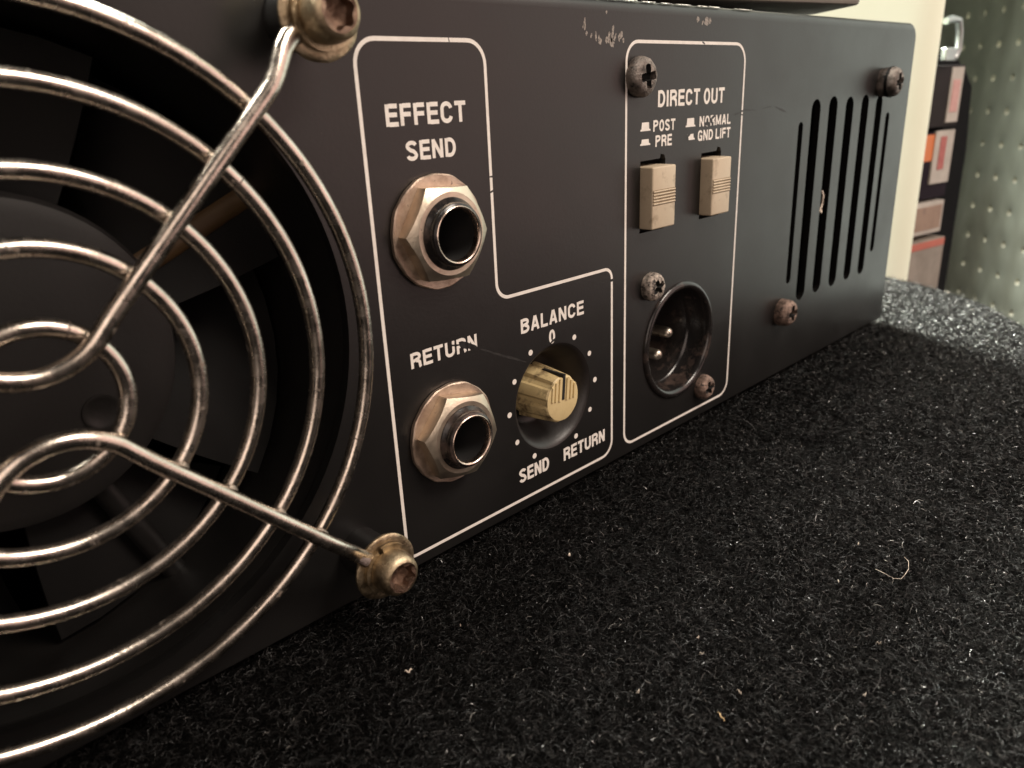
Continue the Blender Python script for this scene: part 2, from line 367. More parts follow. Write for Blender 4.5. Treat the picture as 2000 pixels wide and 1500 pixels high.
def rear_panel():
    bm = bmesh.new()
    def loops(inset_top, inset, y, rad):
        pts = round_rect(X0 + inset, X1 - inset, Z0 + inset, Z1 - inset_top, (0.5, 0.8, rad, 0.5))
        return [bm.verts.new((px, y, pz)) for px, pz in pts]
    prof = []
    for i in range(7):
        t = math.pi/2*i/6
        prof.append((2.0*(1 - math.sin(t)), 0.45*(1 - math.sin(t)), 1.6*(1 - math.cos(t))))
    L = [loops(a, b, y, 3.0 - 0.2*a) for a, b, y in prof]
    hole_loops = [circle(0, 0, 38.6, 96), circle(*KN, 9.9, 56), circle(*XLR, 12.7, 64)] + [slot_loop(x, w_, a, b) for x, w_, a, b in SLOTS] + [btn_hole(b) for b in BTN] + [circle(*j, 5.2, 32) for j in JK]
    H = [[bm.verts.new((px, 0, pz)) for px, pz in h] for h in hole_loops]
    edges = []
    for lp in [L[0]] + H:
        for i in range(len(lp)): edges.append(bm.edges.new((lp[i], lp[(i + 1) % len(lp)])))
    bmesh.ops.triangle_fill(bm, use_beauty=True, use_dissolve=False, edges=edges, normal=(0, -1, 0))
    for A, B in zip(L, L[1:]):
        for i in range(len(A)):
            j = (i + 1) % len(A); bm.faces.new((A[i], A[j], B[j], B[i]))
    for lp in H:                                   # sheet-metal thickness in every cut-out
        Bk = [bm.verts.new((q.co.x, 1.5, q.co.z)) for q in lp]
        for i in range(len(lp)):
            j = (i + 1) % len(lp); bm.faces.new((lp[i], lp[j], Bk[j], Bk[i]))
    bm.verts.index_update()
    vs = [q.co[:] for q in bm.verts]; fs = [[q.index for q in f.verts] for f in bm.faces]; bm.free()
    o = mk('rear_panel', vs, fs, M['paint'], amp)
    for p in o.data.polygons: p.use_smooth = len(p.vertices) == 4 and p.center.y < 1.6*MM and p.normal.z > 0.02 and p.center.z > (Z1 + ZF - 3)*MM
    return o
rear_panel()
MB().box(X0 + .3, X1 - .5, 1.7, 300, Z1 - 1.3, Z1 - .05).build('top_cover', M['paint'], amp)
MB().box(X0 + .3, X1 - .5, 1.7, 300, Z0 + .05, Z0 + 1.2).build('bottom_cover', M['paint'], amp)
for x in (X0 + .3, X1 - 1.7): MB().box(x, x + 1.2, 1.7, 300, Z0 + 1.25, Z1 - 1.35).build('side_cover', M['paint'], amp)
MB().box(X0 + 1.6, X1 - 1.8, 298, 299.5, Z0 + 1.25, Z1 - 1.35).build('front_plate', M['paint'], amp)
MB().box(46, X1 - 3, 40, 41, Z0 + 1.4, Z1 - 1.5).build('inner_bulkhead', M['inside'], amp)
for x in (-110, 205):
    for y in (30, 270): MB().lathe(0, 0, [(0, 0), (8, 0), (7, 1.9), (0, 1.9)], 32).build('foot', M['black'], amp)
feet = [o for o in amp.children if o.name.startswith('foot')]
for o, (x, y) in zip(feet, ((-110, 30), (-110, 270), (205, 30), (205, 270))):
    o.data = feet[0].data
    o.matrix_local = Matrix.Translation((x*MM, y*MM, 1.9*MM)) @ Matrix.Rotation(math.radians(-90), 4, 'X') @ Matrix.Translation((0, 0, -ZF*MM))

# ---- cooling fan behind its opening
fan = MB()
fan.lathe(0, 0, [(39.9, 2.0), (38.9, 2.2), (38.2, 6), (38.0, 12), (38.2, 20), (38.9, 25)], 96)
fan_o = fan.build('fan', M['black'], amp, 40)
hubp = [(0, 10.0), (3.0, 10.0), (17.6, 10.2), (19.2, 10.7), (19.8, 12), (19.8, 24)]
MB().lathe(0, 0, hubp, 64).build('hub', M['hub'], fan_o, 40)
for k in range(7):
    a0 = 2*math.pi*k/7 + 0.5; vs = []; fs = []; NR, NA = 8, 7
    for side in (0, 1):
        for i in range(NR):
            r = 19.5 + 17.6*i/(NR - 1)
            for j in range(NA):
                t = j/(NA - 1); a = a0 + (t - .5)*(0.74 + 0.10*i/(NR - 1)) + 0.10*i/(NR - 1)
                y = 13.0 + 10.0*t - 1.3*math.sin(math.pi*t) + (0.9 if side else 0)
                vs.append((r*math.cos(a), y, r*math.sin(a)))
    st = NR*NA
    for i in range(NR - 1):
        for j in range(NA - 1):
            q = (i*NA + j, i*NA + j + 1, (i + 1)*NA + j + 1, (i + 1)*NA + j); fs.append(q); fs.append(tuple(st + t for t in reversed(q)))
    rim = [j for j in range(NA)] + [i*NA + NA - 1 for i in range(1, NR)] + [(NR - 1)*NA + j for j in range(NA - 2, -1, -1)] + [i*NA for i in range(NR - 2, 0, -1)]
    for i in range(len(rim)): p, q = rim[i], rim[(i + 1) % len(rim)]; fs.append((p, q, st + q, st + p))
    mk('blade', vs, fs, M['blade'], fan_o, 50)
for k, a in enumerate((24, 112, 204, 292)):
    a = math.radians(a); d = Vector((math.cos(a), 0, math.sin(a)))
    MB().tube([d*r + Vector((0, 15.0, 0)) for r in (19, 26, 32, 38.5)], 1.25, 8, flat=lambda t: (1.3, .8)).build('strut', M['brown'] if k == 0 else M['black'], fan_o, 50)
MB().lathe(8.85, -7.6, [(2.3, 10.1), (2.3, 9.92), (1.9, 9.9), (1.7, 10.0), (0, 10.0)], 32).build('hub_plug', M['black'], fan_o, 40)

# ---- wire finger guard
RY = -6.0
def ring_pts(r, y, n=128): return [(r*math.cos(2*math.pi*i/n), y, r*math.sin(2*math.pi*i/n)) for i in range(n)]
guard = MB().tube(ring_pts(37.3, RY), 0.94, 20, True).build('fan_guard', M['chrome'], amp, 60)
for r in (30.1, 22.35, 15.4, 7.85): MB().tube(ring_pts(r, RY), 0.94, 20, True).build('guard_ring', M['chrome'], guard, 60)
AY = RY - 1.72
def arm(sg):
    half = []
    rb = 8.1; cz = rb*math.sqrt(2)
    for i in range(0, 13):
        a = math.radians(-90 + 45*i/12); half.append((rb*math.cos(a), AY, cz + rb*math.sin(a)))
    for d in (8, 12, 16, 20, 24, 27.4): half.append((d, AY, d + 0.25))
    half += [(28.3, AY, 28.6), (29.1, AY + .15, 29.8), (29.8, AY + .35, 31.0), (30.5, AY + .6, 32.2), (31.4, AY + .85, 33.2), (32.6, AY + 1.0, 33.9), (34.0, AY + 1.1, 34.8)]
    if sg < 0: half = half[:-7] + [(28.4, AY, 28.6), (29.4, AY + .1, 29.6), (30.4, AY + .4, 30.6), (31.4, AY + .7, 31.7), (32.4, AY + .9, 32.8), (33.4, AY + 1.05, 33.7), (34.2, AY + 1.1, 34.6)]
    full = [(-x, y, z) for x, y, z in reversed(half[1:])] + half
    full = [(x, y, sg*z) for x, y, z in full]; n_ = len(full)
    ends = 6
    def fl(t):
        i = round(t*(n_ - 1)); d = min(i, n_ - 1 - i)
        return (1.0 + .25*max(0, (ends - d))/ends, 1.0 - .35*max(0, (ends - d))/ends)
    o = MB().tube(full, 1.0, 18, flat=fl).build('guard_arm', M['chrome'], guard, 60)
    return o
arm(1); arm(-1)
for r in (37.3, 30.1, 22.35, 15.4):
    for sx in (1, -1):
        for sz in (1, -1):
            q = r*math.sqrt(.5); vs, fs = [], []
            for i in range(7):
                a = math.pi*i/6
                for k in range(12):
                    b = 2*math.pi*k/12; n_ = 1 + .12*math.sin(3*b + i + r)
                    e1, e2 = 1.25*n_*math.sin(a)*math.cos(b), 1.15*n_*math.sin(a)*math.sin(b)
                    vs.append((sx*(q + (e1 - e2)*.7071), (RY + AY)/2 + .55*math.cos(a), sz*(q + (e1 + e2)*.7071)))
            for i in range(6):
                for k in range(12): l = (k + 1) % 12; fs.append((i*12 + k, i*12 + l, i*12 + 12 + l, i*12 + 12 + k))
            mk('weld', vs, fs, M['weld'], guard, 60)
# butt joints in two of the rings
for r, a in ((22.35, -47), (37.3, -24), (30.1, 39), (7.85, 62)):
    a = math.radians(a); p0 = Vector((r*math.cos(a), RY, r*math.sin(a))); t_ = Vector((-math.sin(a), 0, math.cos(a)))
    MB().tube([p0 - t_*.07, p0 + t_*.07], .965, 20).build('butt_joint', M['seam'], guard, 60)
# flattened dusty wire ends and eyes under the screw washers
for sx in (1, -1):
    for sz in (1, -1):
        q = [(29.6, -7.2, 30.0), (31.0, -6.9, 31.4), (32.4, -6.6, 32.9), (33.6, -6.35, 34.0)] if sz < 0 else [(30.1, -7.05, 31.6), (31.0, -6.75, 32.9), (32.4, -6.5, 33.9), (33.6, -6.35, 34.6)]
        if sz < 0:
            MB().tube([(sx*a, b, sz*c_) for a, b, c_ in q], [0.9, 1.02, 1.06, 1.0], 14).build('wire_end', M['dusty_wire'], guard, 60)
        MB().lathe(sx*35.75, sz*35.75, [(2.2, -5.3), (4.0, -5.3), (4.0, -6.3), (2.2, -6.3)], 40).build('eye', M['chrome'], guard, 40)
        MB().lathe(sx*35.75, sz*35.75, [(0, 0.1), (3.4, 0.1), (3.4, -5.35), (0, -5.35)], 32).build('spacer', M['black'], guard, 40)
# guard screws: flat washer, split lock washer, worn socket head
def guard_screw(cx, cz, turn):
    def wb(a, k): return 1 + 0.012*math.sin(3*a + k) + 0.008*math.sin(7*a + 2*k)
    head = MB()
    prof = [(2.95, -7.6), (3.2, -7.75), (3.25, -8.6), (3.15, -9.6), (2.95, -10.3), (2.6, -10.75), (2.25, -10.9)]
    head.lathe(cx, cz, prof, 48, wb)
    o = head.build('guard_screw', M['zinc'], amp, 40)
    n = 48
    hexr = lambda a: 1.75 + 0.22*math.cos(6*(a - turn))
    vs, fs = [], []
    rows = [(None, -10.9), ('h', -10.85), ('h', -9.6), ('c', -9.2)]
    for kind, y in rows:
        for i in range(n):
            a = 2*math.pi*i/n
            r = 2.25*wb(a, 6) if kind is None else hexr(a)*(1.04 if y < -10 else 0.92) if kind == 'h' else 0.5
            vs.append((cx + r*math.cos(a), y + 0.07*math.sin(5*a), cz + r*math.sin(a)))
    for k in range(3):
        for i in range(n): j = (i + 1) % n; fs.append((k*n + i, k*n + j, (k + 1)*n + j, (k + 1)*n + i))
    fs.append(tuple(range(3*n, 4*n)))
    mk('socket', vs, fs, M['rustzinc'], o, 50)
    MB().lathe(cx, cz, [(0, -6.25), (4.75, -6.25), (4.95, -6.4), (4.95, -6.75), (4.7, -6.95), (4.2, -7.0), (0, -7.0)], 56, wb).build('washer', M['zinc'], o, 40)
    # split lock washer with its gap
    vs, fs = [], []; n = 44
    for i in range(n + 1):
        a = math.radians(100 + turn*20 + 350*i/n); y0 = -7.02 - 0.25*i/n
        for r, y in ((2.3, y0), (3.85, y0), (3.85, y0 - .62), (2.3, y0 - .62)): vs.append((cx + r*math.cos(a), y, cz + r*math.sin(a)))
    for i in range(n):
        for k in range(4): l = (k + 1) % 4; fs.append((i*4 + k, i*4 + l, i*4 + 4 + l, i*4 + 4 + k))
    fs += [(0, 1, 2, 3), (n*4, n*4 + 1, n*4 + 2, n*4 + 3)]
    mk('lock_washer', vs, fs, M['zinc'], o, 40)
for k, (sx, sz) in enumerate(((1, 1), (1, -1), (-1, 1), (-1, -1))): guard_screw(35.75*sx, 35.75*sz, 0.3 + 0.4*k)

# ---- printed outlines
def ribbon(pts, wd, closed=True, y=-0.03):
    n = len(pts); vs = []
    for i in range(n):
        a = Vector(pts[(i - 1) % n]) if closed or i else Vector(pts[i]); b = Vector(pts[i]); c_ = Vector(pts[(i + 1) % n]) if closed or i < n - 1 else Vector(pts[i])
        t1 = (b - a).normalized() if (b - a).length > 1e-6 else (c_ - b).normalized(); t2 = (c_ - b).normalized() if (c_ - b).length > 1e-6 else t1
        nv = (Vector((-t1.y, t1.x)) + Vector((-t2.y, t2.x)))
        nv = nv.normalized(); k = 1/max(0.5, nv.dot(Vector((-t1.y, t1.x))))
        for s in (1, -1): q = b + nv*(s*wd/2*k); vs.append((q.x, y, q.y))
    fs = [(2*i, 2*i + 1, 2*((i + 1) % n) + 1, 2*((i + 1) % n)) for i in range(n if closed else n - 1)]
    return vs, fs
def fillet(corners, n=8):
    pts = []; m_ = len(corners)
    for i in range(m_):
        (x, z, r) = corners[i]; b = Vector((x, z)); a = Vector(corners[i - 1][:2]); c_ = Vector(corners[(i + 1) % m_][:2])
        u, v_ = (a - b).normalized(), (c_ - b).normalized(); p, q = b + u*r, b + v_*r; ctr = b + u*r + v_*r
        for k in range(n + 1):
            t = math.pi/2*k/n; pts.append(tuple(ctr - v_*r*math.cos(t) - u*r*math.sin(t)))
    return pts
vs, fs = ribbon(fillet([(44.15, 34.1, 3.2), (44.15, -41.7, 1.6), (95.4, -41.7, 3.0), (95.4, -3.95, 2.0), (66.3, -3.95, 2.6), (66.3, 34.1, 3.2)]), 0.55)
mk('printed_outline', vs, fs, M['ink_line'], amp)
vs, fs = ribbon(fillet([(99.4, 34.5, 3.2), (99.4, -41.6, 2.8), (138.8, -41.6, 3.2), (138.8, 34.5, 3.6)]), 0.55)
mk('printed_outline', vs, fs, M['ink_line'], amp)

# ---- printed lettering: stroke alphabet (unit height), narrow bold grotesque
def arc(cx, cy, rx, ry, a0, a1, n=12): return [(cx + rx*math.cos(math.radians(a0 + (a1 - a0)*i/n)), cy + ry*math.sin(math.radians(a0 + (a1 - a0)*i/n))) for i in range(n + 1)]
T_ = 0.17; h_ = T_/2
def glyph(ch):
    W = {'I': .17, 'M': .76, 'E': .56, 'F': .53, 'L': .53, 'T': .58, '0': .50, ' ': .26}.get(ch, .62)
    l, r_, b, t = h_, W - h_, h_, 1 - h_; mx = W/2; S = []
    rx = mx - h_
    if ch in 'EF':
        S = [[(l, 0), (l, 1)], [(T_*.9, t), (W, t)], [(T_*.9, .52), (W*.95, .52)]] + ([[(T_*.9, b), (W + .02, b)]] if ch == 'E' else [])
    elif ch == 'T': S = [[(0, t), (W, t)], [(mx, 0), (mx, 1 - T_*.9)]]
    elif ch == 'L': S = [[(l, 0), (l, 1)], [(T_*.9, b), (W, b)]]
    elif ch == 'I': S = [[(l, 0), (l, 1)]]
    elif ch == 'N': S = [[(l, 0), (l, 1)], [(r_, 0), (r_, 1)], [(l + .005, 1 - .03), (r_ - .005, .03)]]
    elif ch == 'M': S = [[(l, 0), (l, 1)], [(r_, 0), (r_, 1)], [(l, .98), (mx, .08)], [(r_, .98), (mx, .08)]]
    elif ch == 'U': S = [[(l, 1)] + arc(mx, .32, rx, .32 - h_, 180, 360, 14) + [(r_, 1)]]
    elif ch in 'O0': S = [arc(mx, .5, rx, .5 - h_ + .01, 90, 450, 30)]
    elif ch == 'C': S = [arc(mx, .66, rx, .34 - h_, 8, 180, 12) + arc(mx, .34, rx, .34 - h_, 180, 352, 12)]
    elif ch == 'G': S = [arc(mx, .66, rx, .34 - h_, 12, 180, 12) + arc(mx, .34, rx, .34 - h_, 180, 330, 10) + [(r_, .25)], [(r_, 0), (r_, .5)], [(mx + .02, .46), (W - T_*.9, .46)]]
    elif ch == 'D': S = [[(l, 0), (l, 1)], [(T_*.9, t), (W*.45, t)] + arc(W*.45, .5, W*.55 - h_, .5 - h_, 90, -90, 16)[1:] + [(T_*.9, b)]]
    elif ch in 'PR':
        S = [[(l, 0), (l, 1)], [(T_*.9, t), (W*.55, t)] + arc(W*.55, .73, W*.45 - h_, .27 - h_, 90, -90, 12)[1:] + [(T_*.9, .46)]]
        if ch == 'R': S += [[(W*.52, .46)] + [(W*.72, .43), (r_ - .01, .34), (r_, .22), (r_ + .01, .08), (r_ + .04, 0)]]
    elif ch == 'B':
        S = [[(l, 0), (l, 1)], [(T_*.9, t), (W*.5, t)] + arc(W*.5, .75, W*.46 - h_, .25 - h_, 90, -90, 10)[1:] + [(T_*.9, .53)],
             [(W*.5, .52)] + arc(W*.52, .29, W*.48 - h_, .29 - h_, 80, -90, 12)[1:] + [(T_*.9, b)]]
    elif ch == 'A': S = [[(.075, 0), (mx - .02, 1)], [(W - .075, 0), (mx + .02, 1)], [(.17, .30), (W - .17, .30)]]
    elif ch == 'S':
        S = [arc(mx, .74, rx, .26 - h_, 15, 200, 12)[:-1] + [(l + .03, .66), (mx - .08, .54), (mx + .08, .47), (r_ - .04, .36)] + arc(mx, .27, rx, .27 - h_, 0, -170, 12)]
    return W, S
def lettering(text, x0, x1, zb, zt, material, weight=1.0):
    gap = .115; x = 0; items = []
    for ch in text:
        W, S = glyph(ch)
        items.append((x, S)); x += W + (gap if ch != ' ' else 0)
    tot = x - gap; sx = (x1 - x0)/tot; hz = zt - zb; mb = MB(); k = 0
    for gx, S in items:
        for st in S:
            pts = [(x0 + (gx + px)*sx, zb + py*hz) for px, py in st]
            # constant stroke width in mm after the squeeze
            vs_, fs_ = ribbon(pts, T_*hz*weight*1.24, False, -0.03 - 0.0015*(k % 6)); mb.add(vs_, fs_); k += 1
    return mb.build('lettering', material, amp)
for t, x0, x1, zb, zt, mt in (
    ('EFFECT', 48.0, 62.05, 23.37, 26.16, 'ink'), ('SEND', 50.85, 59.75, 18.77, 21.32, 'ink'),
    ('BALANCE', 71.25, 87.3, -10.9, -8.42, 'ink'), ('0', 78.0, 79.6, -14.35, -11.95, 'ink_zero'),
    ('RETURN', 48.25, 61.4, -10.8, -8.42, 'ink_return'),
    ('SEND', 69.35, 77.0, -38.3, -35.7, 'ink'), ('RETURN', 81.1, 93.15, -38.25, -35.7, 'ink'),
    ('DIRECT OUT', 108.8, 131.5, 23.53, 26.38, 'ink'), ('POST', 107.5, 114.5, 19.28, 21.27, 'ink'),
    ('PRE', 108.25, 113.5, 16.55, 18.57, 'ink'), ('NORMAL', 122.8, 134.35, 19.34, 21.28, 'ink_normal'),
    ('GND LIFT', 122.4, 134.5, 16.65, 18.65, 'ink')):
    lettering(t, x0, x1, zb, zt, M[mt])
def icon(x0, x1, z0, z1, mt):
    q = [(x0, z0), (x1, z0), (x1 - .1, z0 + .3), (x1 - .45, z0 + .35), (x1 - .55, z1), (x0 + .5, z1), (x0 + .35, z0 + .35), (x0 + .1, z0 + .3)]
    mk('push_symbol', [(a, -0.03, b) for a, b in q], [tuple(range(len(q)))], M[mt], amp)
icon(103.55, 106.7, 19.55, 21.05, 'ink'); icon(103.55, 106.7, 17.05, 18.12, 'ink'); icon(118.0, 121.4, 19.5, 21.1, 'ink'); icon(118.3, 121.35, 17.05, 18.15, 'ink_icon')
for a in (30, 60, 90, 120, 150, -150, -120, -90, -60, -30):
    a = math.radians(a); cx, cz = KN[0] + 11.3*math.sin(a), KN[1] + 11.3*math.cos(a); rr = 0.52 + random.uniform(-.03, .03)
    q = circle(cx, cz, rr, 20); mk('dial_dot', [(p[0], -0.03, p[1]) for p in q], [tuple(range(20))], M['ink'], amp)

# ---- jacks
def hexr(a, af): 
    b = (a % (math.pi/3)) - math.pi/6
    return af/2/math.cos(b)
def jack(cx, cz, turn):
    o = MB().lathe(cx, cz, [(5.15, 1.0), (5.15, -3.6), (5.05, -3.75), (4.6, -4.1), (4.5, -4.3), (4.55, -4.6), (4.4, -5.0), (4.05, -5.2)], 56).build('jack', M['gloss'], amp, 30)
    MB().lathe(cx, cz, [(4.07, -5.18), (3.95, -5.27), (3.78, -5.2), (3.68, -4.9), (3.64, -4.2)], 56).build('lip', M['lip'], o, 50)
    MB().lathe(cx, cz, [(3.65, -4.25), (3.6, 12), (0, 12)], 40).build('bore', M['inside'], o, 40)
    ys = lambda a, k: 1 + 0.006*math.sin(9*a + k) + 0.005*math.sin(17*a)
    MB().lathe(cx, cz, [(5.2, -0.02), (8.1, -0.02), (8.25, -0.15), (8.25, -0.75), (8.1, -0.9), (5.2, -0.9)], 84, ys).build('washer', M['washer'], o, 30)
    n = 72; vs, fs = [], []; af = 12.9; rows = 5
    for i in range(n):
        a = 2*math.pi*i/n; R_ = hexr(a, af); ch = lambda r: -3.55 + max(0, (r - 5.9))*0.5
        for r, y in ((5.16, -3.55), (5.85, -3.55), (6.35 if R_ > 6.35 else R_ - .02, ch(6.35)), (R_, ch(R_) + .04), (R_, -0.92)):
            vs.append((cx + r*math.cos(a + turn), y, cz + r*math.sin(a + turn)))
    for i in range(n):
        j = (i + 1) % n
        for k in range(rows - 1): fs.append((i*rows + k, j*rows + k, j*rows + k + 1, i*rows + k + 1))
    mk('nut', vs, fs, M['nickel'], o, 22)
jack(*JK[0], math.radians(-3)); jack(*JK[1], math.radians(-11))

# ---- balance knob in its dished recess
MB().lathe(*KN, [(10.2, -0.006), (9.85, 0.06), (9.45, 0.28), (9.0, 0.75), (8.5, 1.5), (7.9, 2.7), (7.3, 4.2), (6.7, 5.8), (6.2, 6.3), (0, 6.4)], 64).build('knob_recess', M['dish'], amp, 70)
def knob():
    n = 120; vs, fs = [], []
    def rad(a, r):
        c_ = math.cos(a*8 + .4); return r*(1 - (0.10 if c_ > .45 else 0.10*max(0, (c_ - .2)/.25) if c_ > .2 else 0))
    rows = [(5.2, 6.2, 1), (4.95, 3.5, 1), (4.65, 0.5, 1), (4.45, -1.3, 1), (4.3, -1.8, .6), (4.05, -2.05, .1), (3.9, -2.1, 0), (0.01, -2.1, 0)]
    for r, y, k in rows:
        for i in range(n):
            a = 2*math.pi*i/n; rr = rad(a, r)*k + r*(1 - k); vs.append((KN[0] + rr*math.cos(a), y, KN[1] + rr*math.sin(a)))
    for k in range(len(rows) - 1):
        for i in range(n): j = (i + 1) % n; fs.append((k*n + i, k*n + j, (k + 1)*n + j, (k + 1)*n + i))
    o = mk('knob', vs, fs, M['cream_knob'], amp, 28)
    o.data.materials.append(M['cream_face'])
    for p in o.data.polygons:
        if p.center.y < -1.95*MM: p.material_index = 1
    # pointer slot: dark groove running up the face and back along the rim; moulded ribs beside it
    tilt = math.radians(-6)
    def bar(name, u, w_, z0, z1, y0, y1, m_):
        q = []
        for (x, z) in ((u - w_/2, z0), (u + w_/2, z0), (u + w_/2, z1), (u - w_/2, z1)):
            q.append((KN[0] + x*math.cos(tilt) - z*math.sin(tilt), KN[1] + x*math.sin(tilt) + z*math.cos(tilt)))
        v_ = [(a, y0, b) for a, b in q] + [(a, y1, b) for a, b in q]
        mk(name, v_, [(0, 1, 2, 3), (7, 6, 5, 4)] + [(i, (i + 1) % 4, 4 + (i + 1) % 4, 4 + i) for i in range(4)], M[m_], o)
    bar('pointer_slot', 0, .62, -0.1, 4.62, -2.2, 3.0, 'inside')
    for u in (-2.85, -1.95, 1.95, 2.85):
        zt = math.sqrt(max(0.1, 3.95**2 - u*u)) - .12
        bar('rib', u, .48, -0.35 + .1*abs(u), zt, -2.34, -2.0, 'cream_face')
    for u in (-.95, .95): bar('pointer_cheek', u, .55, -.2, 3.9, -2.36, -2.0, 'cream_face')
knob()

# ---- push buttons
for x0, x1, z0, z1 in BTN:
    mb = MB(); n = 14
    mb.box(x0, x1, -2.75, 6, z0, z1, 0.35)
    o = mb.build('push_button', M['beige'], amp, 35)
    zc = (z0 + z1)/2 + .15
    MB().box(x0 + .2, x1 - .2, -2.762, -2.6, zc - 1.45, zc + 1.4).build('grip_groove', M['grime'], o)
    for k in range(5):
        z = zc - 1.15 + k*.56
        MB().tube([(x0 + .25, -2.76, z), (x1 - .25, -2.76, z)], .17, 8).build('grip_rib', M['beige'], o, 60)
    MB().box(x0 - .1, x1 + .2, 6.2, 7.0, z0 - .7, z1 + 1.8).build('switch_body', M['inside'], o)

# ---- XLR socket
lipp = [(12.75, 0.6), (12.72, -0.1), (12.45, -0.5), (11.9, -0.72), (11.3, -0.5), (10.95, 0.1), (10.8, 1.0), (10.7, 4.4), (10.35, 4.7), (10.1, 5.0), (9.95, 14.0), (0, 14.0)]
xl = MB().lathe(*XLR, lipp, 80).build('xlr_socket', M['gloss'], amp, 50)
for a in (-6, -79, 137):
    a = math.radians(a); cx, cz = XLR[0] + 4.75*math.cos(a), XLR[1] + 4.75*math.sin(a)
    MB().lathe(cx, cz, [(1.2, 14.1), (1.2, 6.3), (1.08, 5.7), (.7, 5.25), (0, 5.1)], 24).build('pin', M['pin'], xl, 60)

# ---- cross-head screws
def cross_screw(cx, cz, r, h, turn, stand=0.0, mt='rust'):
    n = 64; vs, fs = [], []; wob = random.uniform(0, 6)
    prof = [(r*.98, 0.1), (r, -.12*h - stand), (r*.99, -.45*h - stand), (r*.93, -.68*h - stand), (r*.80, -.86*h - stand), (r*.62, -.96*h - stand)]
    for k, (q, y) in enumerate(prof):
        for i in range(n):
            a = 2*math.pi*i/n; qq = q*(1 + .012*math.sin(4*a + wob) + .01*math.sin(9*a + k) + random.uniform(-.018, .018)); vs.append((cx + qq*math.cos(a), y + random.uniform(-.07, .07)*(k > 0), cz + qq*math.sin(a)))
    def star(a, s):
        a = (a - turn); best = 0
        arm_w, arm_l = r*.18*s, r*.62*s
        c_, s_ = abs(math.cos(a)), abs(math.sin(a)); big, sml = max(c_, s_), min(c_, s_)
        d = arm_l/big
        if sml > 1e-6 and d*sml > arm_w: d = arm_w/sml
        return max(d, arm_w*1.25)
    for s, y in ((1.12, -.94*h - stand), (.95, -.5*h - stand), (.45, -.25*h - stand)):
        for i in range(n):
            a = 2*math.pi*i/n; d = min(star(a, s)*random.uniform(.9, 1.12), r*.61); vs.append((cx + d*math.cos(a), y, cz + d*math.sin(a)))
    L = len(prof) + 3
    for k in range(L - 1):
        for i in range(n): j = (i + 1) % n; fs.append((k*n + i, k*n + j, (k + 1)*n + j, (k + 1)*n + i))
    fs.append(tuple(range((L - 1)*n, L*n)))
    o = mk('screw', vs, fs, M[mt], amp, 40); o.data.materials.append(M['inside'])
    for p in o.data.polygons:
        if p.center.y*1000 > -.9*h - stand and math.hypot(p.center.x*1000 - cx, p.center.z*1000 - ZF - cz) < r*.55: p.material_index = 1
    return o
cross_screw(102.6, 28.7, 3.4, 2.6, .1, mt='rust_dark')
cross_screw(107.2, -9.7, 2.8, 2.5, .5, mt='rust_flaky')
cross_screw(127.7, -36.9, 2.8, 2.4, .3)
so = cross_screw(210.6, 25.9, 3.7, 2.9, .2, 1.9, 'rust_dark'); MB().lathe(210.6, 25.9, [(3.0, 0.1), (3.0, -1.6), (3.85, -1.9), (3.9, -2.6)], 40).build('screw_collar', M['black'], so, 40)
cross_screw(163.0, -27.2, 3.4, 3.6, .05)

# ---- chips and scuffs in the paint
def flake(name, cx, cz, ln, wd, ang, m_, jag=9):
    ca, sa = math.cos(math.radians(ang)), math.sin(math.radians(ang)); pts = []
    for i in range(2*jag):
        t = 2*math.pi*i/(2*jag); k = random.uniform(.45, 1.0)
        u, v_ = ln/2*math.cos(t)*(.75 + .25*k), wd/2*math.sin(t)*k
        pts.append((cx + u*ca - v_*sa, -0.022, cz + u*sa + v_*ca))
    mk(name, pts, [tuple(range(2*jag))], M[m_], amp)
for cx, cz, ln, wd, an in ((88.5, 36.9, 2.2, .30, 86), (88.2, 36.6, .9, .22, 60), (88.9, 35.5, .8, .3, 80), (90.1, 35.2, .9, .22, 70), (91.3, 35.1, 1.7, .3, 95), (92.3, 34.4, 1.1, .55, 65), (94.6, 35.0, 2.0, .45, 75), (95.6, 35.6, 3.0, .42, 78), (95.4, 34.2, 1.3, .9, 40), (97.9, 35.4, 1.4, .6, 70), (94.0, 34.6, 1.2, .35, 80), (96.2, 35.0, 1.6, .3, 60), (97.3, 34.9, 1.2, .25, 110), (92.0, 35.0, .8, .25, 80), (125.1, 38.4, 1.2, .5, 85), (98.5, 34.6, .9, .4, 100), (121.0, 38.5, 1.0, .7, 20), (122.6, 38.0, 1.0, .3, 60), (124.0, 38.3, 1.7, 1.1, 95), (94.0, 38.8, .5, .3, 0)):
    flake('paint_chip', cx, cz, ln, wd*2.1, an, 'chip')
for cx, cz, ln, wd, an in ((141.5, 21.7, 6.5, .35, -3), (149.0, 21.9, 5.0, .3, 6), (155.5, 21.3, 5.5, .55, -14), (137.0, 21.2, 3.0, .4, 12), (126.0, 33.9, .3, 1.2, 80)):
    flake('scuff', cx, cz, ln, wd, an, 'scuff')

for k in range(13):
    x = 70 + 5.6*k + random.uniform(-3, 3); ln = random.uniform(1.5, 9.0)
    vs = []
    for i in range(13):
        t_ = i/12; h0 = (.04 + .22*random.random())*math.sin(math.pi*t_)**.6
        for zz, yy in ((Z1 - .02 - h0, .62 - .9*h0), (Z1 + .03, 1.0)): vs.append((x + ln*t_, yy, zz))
    mk('edge_wear_glint', vs, [(2*i, 2*i + 2, 2*i + 3, 2*i + 1) for i in range(12)], M['chip'], amp)  # bare-metal wear whose pale strip also stands in for the bevel highlight

flake('scuff', 67.0, -13.6, 12.5, .55, -26, 'haze_scuff', 14)

